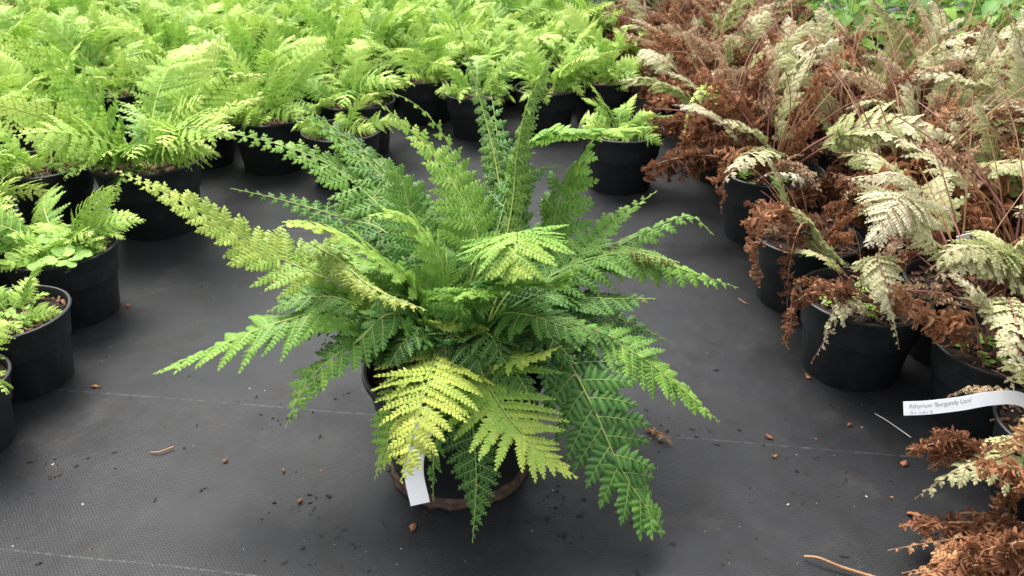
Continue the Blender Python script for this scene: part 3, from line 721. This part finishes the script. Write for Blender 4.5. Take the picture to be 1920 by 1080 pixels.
for z_, rr_ in ((.003, .0055), (.009, .0042)):                 # peat caked round the foot of the pot
    rad = cW * (.372 + z_ * .6) + g.normal(0, .0010, 70)
    tube(B, np.stack([rad * np.cos(an), rad * np.sin(an), z_ + np.abs(g.normal(0, .0015, 70))], 1), rr_, rr_, 6)
link('peat_crust', B.mesh('peat_crust', [plain('caked_peat', (.035, .022, .015), (.11, .070, .045), 130, .95, 1.0, 220)]), big)
# shorter inner fronds that fill the crown
rg = random.Random(11)
for i in range(24):
    an = i * 2.399 + rg.uniform(-.3, .3)
    L = rg.uniform(.12, .18); e = rg.uniform(.5, 1.2) if i % 3 else rg.uniform(.15, .5)
    if math.sin(an) < -.15: L, e = rg.uniform(.08, .11), rg.uniform(.95, 1.3)
    b = np.array((.02 * math.cos(an), .02 * math.sin(an), zc))
    d = np.array((math.cos(an), math.sin(an), 0))
    pts = [b, b + d * L * .3 * math.cos(e) + (0, 0, L * .38 * math.sin(e) + .02), b + d * L * .68 * math.cos(e) + (0, 0, L * .62 * math.sin(e) + .02),
           b + d * L * (math.cos(e) + .12) + (0, 0, L * .72 * math.sin(e) - .01)]
    if pts[-1][1] < 0 and False: continue
    B, RB = Buf(), Buf()
    t0 = rg.uniform(-.02, .2)
    frond(B, RB, pts, rg.uniform(.036, .05), 12, seed=700 + i, tone=(t0, t0 + rg.uniform(.1, .25)), roll=rg.uniform(-.4, .4), s0=.16, curl=rg.uniform(.4, .9))
    o = link('frond', B.mesh('frond', [M_DEEP]), big); link('rachis', RB.mesh('rachis', [M_RACHIS if i % 3 else M_RACHIS_B]), o)

# ------------------------------------------------------------------ fading painted ferns, right bed
def fading_fern(x, y, W, height, npale, ndead, nst, label, seed, weed=None, spread=1.0, soil=None, hang=True, group='half withered pale ferns with brown dead fronds'):
    rg = random.Random(seed)
    r = pot_thing('potted_fern', x, y, W, label, 'fern', group, soil or SOILS[seed % 3], rg.random() * 6)
    zc = .60 * W
    for k in range(npale):
        yaw = k * 2.399 + rg.uniform(-.5, .5) + seed
        rad = W * .22 * math.sqrt(rg.random())
        put('frond', rg.choice(PALE), r, (math.cos(yaw) * rad, math.sin(yaw) * rad, zc), yaw, rg.uniform(-.05, .45) * spread, height * rg.uniform(.7, 1.25), rg.uniform(.8, 1.2), rg.uniform(-.6, .6))
    for k in range(ndead):
        yaw = k * 2.399 + rg.uniform(-.6, .6) + seed * 2
        rad = W * .26 * math.sqrt(rg.random())
        put('dead_frond', rg.choice(DEAD if hang else [DEAD[2], DEAD[5], DEAD[2], DEAD[5], DEAD[3]]), r, (math.cos(yaw) * rad, math.sin(yaw) * rad, zc), yaw, rg.uniform(-.1, .3) * spread, height * rg.uniform(.5, 1.0), rg.uniform(.8, 1.2), rg.uniform(-.8, .8))
    for k in range((npale + ndead) // 4):
        yaw = k * 2.399 + rg.uniform(-.6, .6) + seed * 3
        rad = W * .22 * math.sqrt(rg.random())
        put('dry_frond', rg.choice(DRY), r, (math.cos(yaw) * rad, math.sin(yaw) * rad, zc), yaw, rg.uniform(-.1, .4) * spread, height * rg.uniform(.7, 1.2), rg.uniform(.8, 1.2), rg.uniform(-.8, .8))
    for k in range(nst):
        yaw = rg.random() * 6.28; rad = W * .2 * rg.random()
        put('stalk', rg.choice([STALK[0], STALK[2], STALK[2], STALK[1]]), r, (math.cos(yaw) * rad, math.sin(yaw) * rad, zc), yaw, rg.uniform(-.1, .4), height * rg.uniform(.6, 1.2))
    if weed:
        w = link('weed', weed, r); w.scale = (W, W, W)
    return r
R = {}
for key, px, py, w, h, a, b, c, lab, wd, sp in [
    ('one', 1622, 552, 238, .12, 1, 4, 5, 'withered fern with green weeds on its soil in the foremost whole pot on the right', WEED_B, .7),
    ('two', 1515, 440, 200, .15, 2, 7, 5, 'fern smothered in hanging rust brown fronds, behind the weedy foremost pot', None, 1.0),
    ('three', 1448, 318, 195, .24, 7, 9, 12, 'tall straggly pale fern over a wide black pot, third along the right of the aisle', WEED_B, .9),
    ('four', 1882, 645, 250, .20, 4, 3, 8, 'pale green fern with clover-like weeds at the right edge above the white label', WEED_C, .8),
    ('five', 1815, 528, 225, .22, 5, 6, 9, 'pale fern between the weedy foremost pot and the right edge', None, .9),
    ('six', 2010, 800, 260, .14, 2, 2, 2, 'fern mostly outside the frame whose pot holds the printed white label', None, .8),
    ('seven', 1372, 232, 155, .24, 6, 11, 9, 'fern with a long tail of brown dead fronds hanging to the ground', None, 1.0),
    ('eight', 1290, 125, 125, .26, 2, 24, 4, 'fern withered to a dense dark brown mound at the far end of the aisle', None, 1.2)]:
    x, y, W = pot_from_pixels(px, py, w)
    R[key] = (fading_fern(x, y, W, h, a, b, c, lab, 40 + len(R), wd, sp, hang=key in ('seven', 'eight')), x, y, W)
rs = [(v[1], v[2]) for v in R.values()]
fr = []
rg = random.Random(8)
for row in range(14):
    for c in range(14):
        x = .45 + c * .178 + (.09 if row % 2 else 0) + rg.uniform(-.012, .012); y = .86 + row * .156 + rg.uniform(-.012, .012)
        if x > .70 * y + .3 or y > 2.75: continue
        if y > 2.05 and x > .80: continue
        if any(math.hypot(x - a, y - b) < .150 for a, b in rs): continue
        rs.append((x, y)); fr.append((row, x, y))
for ri, row in enumerate(sorted({f[0] for f in fr})):
    line = sorted([f for f in fr if f[0] == row], key=lambda f: f[1])
    for k, (_, x, y) in enumerate(line):
        sd_ = 800 + row * 30 + k; rr_ = random.Random(sd_)
        look = ['mostly pale', 'half brown', 'mostly brown'][sd_ % 3]
        a, b = [(9, 6), (7, 8), (4, 11)][sd_ % 3]
        if x < .75 and y > 1.6: a, b, look = 2, 15, 'mostly brown'
        lab = f'{look} fern in the withered bed, {ORD[ri]} row, {ORD[k]} from the aisle'
        fading_fern(x, y, rr_.uniform(.155, .17), rr_.uniform(.21, .27), a, b, 13, lab, sd_)
for k, (x, y, sd_) in enumerate(far_brown):
    fading_fern(x, y, .165, .24, 1, 10, 3, f'withered brown fern in the far corner behind the lime bed, {ORD[k]} of its cluster', sd_, group='withered ferns in the far corner')
# individually placed fronds of the near withered ferns
def hero(key, pts, W, n=15, mat=M_PALE, rm=M_RACHIS_P, base=None, seed=0, **kw):
    r, x, y, Wp = R[key]
    kw.setdefault('tmpl', T_DEAD if mat is M_DEAD else T_HI); kw.setdefault('twist', .3); kw.setdefault('curl', .8); kw.setdefault('s0', .35); kw.setdefault('tone', (.4, .8)); kw.setdefault('prof', 'tri')
    b = np.array((x + .02, y, .6 * Wp)) if base is None else base
    fern_frond(pts, W, n, base=b, seed=seed, mat=mat, rm=rm, name='dead_frond' if mat is M_DEAD else 'frond', parent=r, off=np.array((x, y, 0)), **kw)
hero('five', [(1720, 440, .86), (1700, 370, .84), (1680, 385, .79), (1625, 462, .76)], .062, 18, s0=.5, tone=(.7, 1.0), rm=M_RACHIS_P, seed=1, ang=(80, 50), rib=.0016)
hero('five', [(1735, 450, .88), (1735, 390, .90), (1690, 330, .92), (1590, 335, .92)], .040, 16, s0=.5, tone=(.7, 1.0), seed=2)
hero('one', [(1640, 485, .83), (1655, 510, .79), (1668, 560, .76), (1686, 655, .745)], .030, 17, s0=.25, tone=(.3, .6), seed=3, roll=.3)
hero('one', [(1600, 560, .83), (1572, 580, .79), (1550, 630, .775), (1520, 682, .77)], .026, 12, s0=.3, tone=(.7, .95), seed=4, crumple=.25)
hero('one', [(1590, 540, .83), (1560, 545, .80), (1500, 560, .79), (1475, 640, .78), (1480, 655, .775)], .024, 16, mat=M_DEAD, rm=M_STRAW, crumple=.8, prof='even', tone=(.25, .5), pw=1.3, seed=5, s0=.3)
hero('one', [(1585, 545, .86), (1545, 530, .82), (1505, 555, .80), (1492, 585, .79)], .018, 10, mat=M_DEAD, crumple=.3, tone=(.5, .5), seed=6, s0=.3)
hero('two', [(1560, 480, 1.0), (1530, 440, .98), (1505, 400, .97), (1478, 385, .97)], .044, 14, tone=(.2, .5), seed=7, s0=.2)
hero('two', [(1480, 420, 1.0), (1440, 400, .98), (1420, 440, .965), (1425, 540, .96)], .030, 18, mat=M_DEAD, rm=M_STRAW, crumple=.85, prof='even', tone=(.45, .7), pw=1.4, seed=8, s0=.1)
hero('two', [(1500, 410, 1.02), (1450, 395, 1.0), (1410, 430, .99), (1412, 480, .985)], .030, 18, mat=M_DEAD, rm=M_STRAW, crumple=.85, prof='even', tone=(.4, .7), pw=1.4, seed=9, s0=.1)
hero('two', [(1520, 425, .98), (1500, 425, .95), (1480, 500, .93), (1475, 620, .92)], .026, 18, mat=M_DEAD, rm=M_STRAW, crumple=.85, prof='even', tone=(.2, .45), pw=1.4, seed=10, s0=.1)
hero('seven', [(1340, 215, 1.52), (1310, 200, 1.48), (1292, 260, 1.46), (1285, 325, 1.455)], .050, 20, mat=M_DEAD, rm=M_STRAW, crumple=.85, prof='even', tone=(.4, .65), pw=1.4, seed=11, s0=.1)
hero('seven', [(1350, 215, 1.50), (1322, 215, 1.46), (1305, 270, 1.44), (1312, 345, 1.435)], .050, 20, mat=M_DEAD, rm=M_STRAW, crumple=.85, prof='even', tone=(.35, .65), pw=1.4, seed=12, s0=.1)
hero('seven', [(1360, 180, 1.5), (1330, 160, 1.45), (1300, 190, 1.42), (1282, 255, 1.40)], .026, 14, mat=M_LIME, tone=(.6, .9), seed=13, rm=M_RACHIS)
hero('three', [(1400, 290, 1.25), (1375, 290, 1.21), (1360, 330, 1.19), (1352, 400, 1.185)], .030, 18, mat=M_DEAD, rm=M_STRAW, crumple=.85, prof='even', tone=(.4, .7), pw=1.4, seed=14, s0=.1)
hero('three', [(1500, 330, 1.2), (1470, 325, 1.16), (1440, 325, 1.13), (1412, 345, 1.12)], .020, 12, tone=(.8, 1.0), crumple=.3, seed=15)
hero('five', [(1880, 470, .84), (1850, 465, .80), (1790, 470, .78), (1735, 510, .78)], .050, 18, s0=.15, tone=(.4, .8), seed=16, base=at_y(1960, 500, .86))
hero('five', [(1870, 500, .82), (1820, 490, .79), (1770, 510, .77), (1745, 545, .765)], .036, 14, s0=.2, tone=(.35, .6), seed=17, base=at_y(1930, 560, .86))
hero('four', [(1890, 560, .78), (1905, 600, .70), (1910, 660, .665), (1888, 745, .655)], .034, 14, s0=.3, tone=(.35, .6), seed=18)
hero('six', [(1935, 830, .60), (1880, 858, .585), (1800, 880, .58), (1715, 935, .58)], .046, 15, s0=.15, tone=(.3, .55), seed=19, roll=.0, crumple=.06, base=at_y(2010, 790, .64))
hero('six', [(1940, 810, .60), (1890, 825, .59), (1850, 840, .585), (1835, 860, .58)], .030, 10, mat=M_DEAD, crumple=.5, tone=(.7, 1.0), pw=1.4, seed=20, s0=.2, base=at_y(2000, 790, .64))
for q, (ax, ay, bx, by, cx_, cy_, Y) in enumerate([(1850, 850, 1770, 830, 1700, 850, .605), (1840, 855, 1790, 850, 1740, 880, .60), (1850, 845, 1800, 825, 1700, 842, .605)]):
    hero('six', [(ax, ay, Y), (bx, by, Y - .003), (cx_, cy_, Y - .006)], .022, 14, mat=M_DEAD, rm=M_STRAW, crumple=.85, prof='even', tone=(.35, .6), pw=1.4, seed=30 + q, s0=.45, base=at_y(1985, 830, .63))

# a withered fern whose fronds reach in from below the right corner
x, y, W = pot_from_pixels(2110, 1010, 300)
R['corner'] = (fading_fern(x, y, W, .15, 2, 10, 2, 'heap of brown dead fronds lying in from the bottom edge corner', 77, None, 1.3), x, y, W)
rg = random.Random(3)
for q in range(11):
    ex, ey = rg.uniform(1670, 1900), rg.uniform(985, 1130)
    z = rg.uniform(.01, .035)
    A, Bq, Cq = at_z(2060, rg.uniform(1000, 1090), .05), at_z((2000 + ex) / 2, ey - rg.uniform(0, 25), .04), at_z(ex, ey, z)
    r = R['corner'][0]
    B, RB = Buf(), Buf(); off = np.array((x, y, 0))
    frond(B, RB, np.array([A, Bq, Cq]) - off, .032, 16, s0=.05, seed=60 + q, prof='even', tmpl=T_DEAD, tone=(.25, .55) if q % 4 else (.6, .9), crumple=.55 if q % 3 else .25, pw=1.3, curl=1.0)
    o = link('dead_frond', B.mesh('dead_frond', [M_DEAD]), r); link('rachis', RB.mesh('rachis', [M_STRAW]), o)
R['corner'] = (R['corner'][0], x, y, W)
for q, (ax, ay, bx, by, ex, ey, yy) in enumerate([(1850, 1010, 1760, 1015, 1664, 1032, .548), (1830, 985, 1790, 985, 1742, 998, .560), (1830, 1060, 1760, 1062, 1690, 1075, .532), (1900, 990, 1850, 965, 1800, 962, .565)]):
    hero('corner', [(ax, ay, yy), (bx, by, yy), (ex, ey, yy - .004)], .024, 12, mat=M_DEAD, rm=M_STRAW, tmpl=T_HI, crumple=.2, tone=(.75, .95), seed=44 + q, s0=.3, base=at_y(2050, 1060, .56))
hero('corner', [(1960, 1110, .53), (1850, 1078, .525), (1745, 1052, .525)], .020, 18, mat=M_DEEP, rm=M_RACHIS, tone=(.35, .5), seed=40, s0=.1, base=at_y(2040, 1120, .535))

# ------------------------------------------------------------------ broad leaved plants far right, dark shrubs at the end of the aisle
def broad_mesh(seed, n=34, tone=(.1, .9)):
    g = np.random.default_rng(seed); B = Buf()
    tv, tf = template([0, .12, .3, .5, .7, .88, 1.0], [(.0, .04), (.12, .26), (.3, .44), (.5, .47), (.7, .36), (.88, .16)], .05, .10)
    for q in range(n):
        an = q * 2.4; rad = g.uniform(.02, .42); hgt = g.uniform(.25, 1.0) * (1.05 - rad)
        b = np.array((0, 0, 0)); tip = np.array((math.cos(an) * rad, math.sin(an) * rad, hgt))
        P, _ = spline([b, tip * (.4, .4, .6), tip], 8); tube(B, P, .008, .006, 4, 1)
        L = g.uniform(.22, .36); el = g.uniform(-.5, .5)
        d = np.array((math.cos(an) * math.cos(el), math.sin(an) * math.cos(el), math.sin(el)))
        s = unit(np.cross((0, 0, 1), d) + g.normal(0, .15, 3)); nn = np.cross(d, s)
        u = tv[:, 0][:, None]
        V = tip + d * u * L + s * tv[:, 1][:, None] * L * .62 + nn * (tv[:, 2][:, None] * L - .18 * u * u * L)
        for kf in (3, 4):
            f = [x for x in tf if len(x) == kf]
            if f: 
                if kf == 3: B.add(V, np.array(f), 0, g.uniform(*tone), tv[:, :2])
                else: B.add(V, np.array(f), 0, g.uniform(*tone), tv[:, :2])
    return B.mesh('foliage', [M_BROAD, M_RACHIS])
BROAD = [broad_mesh(s) for s in (1, 2, 3)]
def conif_mesh(seed):
    g = np.random.default_rng(seed); B = Buf()
    for q in range(40):
        an = q * 2.4; e = g.uniform(.2, 1.4); L = g.uniform(.5, 1)
        d = np.array((math.cos(an) * math.cos(e), math.sin(an) * math.cos(e), math.sin(e)))
        frond(B, B, [(0, 0, 0), d * L * .5, d * L + (0, 0, .05)], .16, 14, s0=.1, seed=q + seed * 100, tmpl=T_LO, rr=.006, rmat=1, rib=0, gap=.5, pw=.8, tone=(.2, .7), crumple=.15)
    return B.mesh('foliage', [M_CONIF, M_RACHIS_B])
CONIF = conif_mesh(1)
q = 0
for row in range(5):
    for c in range(12):
        x = .90 + c * .20 + (.1 if row % 2 else 0); y = 2.22 + row * .2
        if x > .72 * y + .35: continue
        r = pot_thing('leafy_plant', x, y, .17, f'broad leaved green plant beyond the withered ferns, {ORD[row]} row, {ORD[c]} from the left', 'plant', 'broad leaved plants beyond the withered ferns', SOILS[q % 3])
        f = link('foliage', BROAD[q % 3], r); f.location = (0, 0, .10); s = .22 + .05 * ((q * 7) % 5) / 5; f.scale = (s, s, s); f.rotation_euler = (0, 0, q * 1.3)
        q += 1
for k, (x, y) in enumerate([(.40, 2.95), (.60, 3.0), (.50, 3.2), (.72, 3.2), (.9, 3.3), (.38, 3.4)]):
    r = pot_thing('shrub', x, y, .2, f'dark green bushy shrub at the far end of the aisle, {ORD[k]} from the front', 'shrub', 'dark shrubs at the far end of the aisle', SOILS[k % 3])
    f = link('foliage', CONIF, r); f.location = (0, 0, .11); f.scale = (.24, .24, .24); f.rotation_euler = (0, 0, k * 1.1)

# ------------------------------------------------------------------ labels
def ribbon(pts, wid, wdir, name='plant_label', thick=.0006):
    P, Ln = spline(pts, 40); T = unit(np.gradient(P, axis=0))
    w = np.asarray(wdir, float); w = unit(w[None] - (T @ w)[:, None] * T); N = np.cross(T, w)
    B = Buf()
    V = np.stack([P - w * wid / 2 + N * thick / 2, P + w * wid / 2 + N * thick / 2, P + w * wid / 2 - N * thick / 2, P - w * wid / 2 - N * thick / 2], 1)
    n = len(P); i = np.arange(n - 1)[:, None] * 4; j = np.arange(4)[None]
    F = np.stack([i + j, i + (j + 1) % 4, i + 4 + (j + 1) % 4, i + 4 + j], -1).reshape(-1, 4)
    B.add(V.reshape(-1, 3), np.vstack([F, [(0, 3, 2, 1), (4 * n - 4, 4 * n - 3, 4 * n - 2, 4 * n - 1)]]))
    o = link(name, B.mesh(name, [M_WHITE], smooth=False))
    return o, P, T, w, N, Ln
# printed label, end free over the aisle
lp = [at_y(1694, 766, .600), at_y(1740, 764, .600), at_y(1800, 757, .601), at_y(1860, 747, .605), at_y(1912, 748, .614), at_y(1965, 778, .630)]
lab, LP_, LT, LW, LN, LL = ribbon(lp, .0128, (0, -.45, .9) if False else (0.02, .45, .9))
tag(lab, 'white plant label with printed words lying out over the aisle at the right edge', 'plant label')
def write(txt, size, s0, v0, parent):
    cu = bpy.data.curves.new('print', 'FONT'); cu.body = txt; cu.size = size
    to = bpy.data.objects.new('print', cu); COL.objects.link(to)
    dg = bpy.context.evaluated_depsgraph_get(); dg.update()
    me = bpy.data.meshes.new_from_object(to.evaluated_get(dg))
    bpy.data.objects.remove(to)
    V = np.array([v.co[:] for v in me.vertices])
    sp_ = np.linspace(0, LL, 40)
    s = V[:, 0] + s0
    ipx = lambda A: np.stack([np.interp(s, sp_, A[:, k]) for k in range(3)], 1)
    side = 1.0 if LN[5] @ (np.array((0, 0, H)) - LP_[5]) > 0 else -1.0
    Q = ipx(LP_) + ipx(LW) * (V[:, 1] + v0)[:, None] + ipx(LN) * side * .0009
    for v, p in zip(me.vertices, Q): v.co = p
    me.materials.clear(); me.materials.append(M_INK)
    o = link('printed_text', me, parent); return o
write("Athyrium 'Burgundy Lace'", .0056, .0045, .0002, lab)
write("75 x   h 65 x 75", .0032, .0055, -.0052, lab)
l2, *_ = ribbon([at_y(800, 775, .610), at_y(782, 830, .600), at_y(776, 885, .592), at_y(788, 945, .578)], .0185, (1, .05, 0))
tag(l2, 'blank white plant label bent down over the front of the big fern pot', 'plant label')
l3, *_ = ribbon([at_y(1806, 500, .93), at_y(1806, 470, .925), at_y(1806, 440, .92)], .016, (1, 0, 0))
tag(l3, 'small white label tip standing among the withered ferns', 'plant label')

# ------------------------------------------------------------------ bits on the ground
def chip(seed, L, Wd, th, mat, name, bend=.2):
    g = np.random.default_rng(seed); B = Buf(); n = 7
    u = np.linspace(0, 1, n); wv = np.sin(np.pi * np.clip(u * .9 + .06, 0, 1)) * (1 + g.normal(0, .25, n))
    zz = bend * L * np.sin(u * 3 + g.random()) * .4 + g.normal(0, th * .6, n) + th
    V = np.stack([np.stack([(u - .5) * L, s * wv * Wd / 2 + g.normal(0, Wd * .08, n), np.maximum(.0005, zz + h_)], 1) for s, h_ in ((-1, 0), (0, th), (1, 0), (0, -th * .5))], 1)
    i = np.arange(n - 1)[:, None] * 4; j = np.arange(4)[None]
    F = np.stack([i + j, i + (j + 1) % 4, i + 4 + (j + 1) % 4, i + 4 + j], -1).reshape(-1, 4)
    B.add(V.reshape(-1, 3), F)
    return B.mesh(name, [mat])
bits = [(180, 726, .012, .006, 'small orange leaf scrap at the left end of the pale thread'), (532, 884, .007, .003, 'tiny orange leaf scrap in the open aisle'),
        (423, 866, .006, .005, 'tiny round brown scrap in the open aisle'), (1442, 822, .010, .006, 'single tan leaf scrap in the middle of the right aisle'),
        (775, 990, .012, .006, 'brown scrap in front of the big fern pot'), (1452, 858, .007, .004, 'thin orange scrap beside the tan one'),
        (1514, 708, .010, .007, 'orange scrap at the foot of the weedy foremost pot'), (1592, 798, .008, .005, 'small red brown scrap between the dead heap and the aisle'),
        (1718, 970, .018, .011, 'crumpled orange scrap near the corner heap'), (563, 942, .007, .005, 'brown crumb of bark left of the big fern pot'),
        (515, 530, .016, .007, 'brown scrap under the left fronds'), (240, 575, .010, .005, 'brown scrap by the pots on the left'), (1695, 872, .010, .007, 'brown scrap beside the dead fern tuft')]
for i, (px, py, L, Wd, lab_) in enumerate(bits):
    q = at_z(px, py)
    o = link('leaf_scrap', chip(i, L, Wd, .0015, M_DRYLEAF, 'leaf_scrap')); o.location = q; o.rotation_euler = (0, 0, i * 1.9)
    tag(o, lab_, 'leaf scrap', 'leaf scraps on the ground cover')
# the curled dead leaf on the right
B = Buf(); RB = B
q0, q1 = at_z(1212, 808), at_z(1262, 838)
frond(B, B, np.array([q0, (q0 + q1) / 2 + (0, 0, .004), q1]) - q0 + (0, 0, .004), .007, 9, s0=.02, seed=5, crumple=.5, prof='even', tone=(.55, .7), pw=1.5, rr=.001, rmat=0, rib=0)
o = link('dead_leaf', B.mesh('dead_leaf', [M_DEAD])); o.location = q0
tag(o, 'curled rust brown dead leaf lying alone on the aisle right of the big fern', 'dead leaf')
def twig(pts, r0, r1, mat, lab_, name='twig'):
    P = [at_z(px, py, z) for px, py, z in pts]; o_ = np.array((P[0][0], P[0][1], 0))
    B = Buf(); tube(B, spline(np.array(P) - o_, 20)[0], r0, r1, 6)
    o = link(name, B.mesh(name, [mat])); o.location = o_
    return tag(o, lab_, 'twig')
twig([(1508, 1043, .004), (1535, 1046, .008), (1580, 1064, .006), (1650, 1086, .003)], .0011, .0018, M_STRAW, 'tan dry stalk lying at the bottom edge right of centre')
twig([(282, 848, .002), (300, 847, .003), (325, 838, .003)], .0007, .0011, M_STRAW, 'short red brown twig on the left aisle')
twig([(1640, 775, .002), (1665, 790, .004), (1708, 820, .003)], .0004, .0006, M_PERLITE, 'thin pale straw pointing at the dead tuft', 'straw')
twig([(1385, 560, .002), (1396, 567, .003), (1402, 569, .002)], .0006, .0006, M_STRAW, 'tiny pale straw beyond the right fern tips', 'straw')

def scatter(name, label, pts, smin, smax, mat, seed):
    g = np.random.default_rng(seed); B = Buf()
    t = (1 + 5 ** .5) / 2
    ico = unit(np.array([(-1, t, 0), (1, t, 0), (-1, -t, 0), (1, -t, 0), (0, -1, t), (0, 1, t), (0, -1, -t), (0, 1, -t), (t, 0, -1), (t, 0, 1), (-t, 0, -1), (-t, 0, 1)], float))
    icf = np.array([(0, 11, 5), (0, 5, 1), (0, 1, 7), (0, 7, 10), (0, 10, 11), (1, 5, 9), (5, 11, 4), (11, 10, 2), (10, 7, 6), (7, 1, 8), (3, 9, 4), (3, 4, 2), (3, 2, 6), (3, 6, 8), (3, 8, 9), (4, 9, 5), (2, 4, 11), (6, 2, 10), (8, 6, 7), (9, 8, 1)])
    for x, y in pts:
        s = smin + (smax - smin) * g.random() ** 3
        a = g.random() * 6.28; e = g.uniform(1, 2.4)
        v = ico * (1 + g.normal(0, .22, (12, 1))) * (s * e, s, s * g.uniform(.3, .7))
        v = v @ np.array(Matrix.Rotation(a, 3, 'Z')).T + (x, y, s * .25)
        B.add(v, icf)
    o = link(name, B.mesh(name, [mat], smooth=False))
    return tag(o, label, 'debris', kind='stuff')
g = np.random.default_rng(21)
pts = []
for q in range(560):
    p = at_z(g.uniform(-60, 1980), g.uniform(360, 1100) ); pts.append(p[:2])
for px, py, n, s in [(560, 945, 20, 28), (1070, 1010, 18, 20), (1620, 745, 60, 45), (1250, 790, 30, 60), (1160, 830, 20, 60), (700, 640, 40, 50), (1310, 830, 25, 60), (640, 1010, 14, 40), (380, 915, 7, 10), (1540, 900, 24, 60), (1000, 960, 30, 60), (790, 960, 30, 60), (530, 780, 20, 30), (60, 880, 30, 50)]:
    for k in range(n):
        p = at_z(px + g.normal(0, s), py + g.normal(0, s * .4)); pts.append(p[:2])
scatter('soil_crumbs', 'dark soil crumbs strewn over the black ground cover', pts, .0004, .0020, M_CRUMB, 1)
pts = [at_z(g.uniform(0, 1900), g.uniform(420, 1080))[:2] for q in range(70)]
scatter('perlite_grains', 'white perlite grains strewn over the black ground cover', pts, .0003, .0008, M_PERLITE, 2)
pts = [at_z(g.uniform(0, 1900), g.uniform(420, 1080))[:2] for q in range(36)]
scatter('leaf_crumbs', 'tiny brown leaf crumbs strewn over the black ground cover', pts, .0004, .0013, M_DRYLEAF, 3)
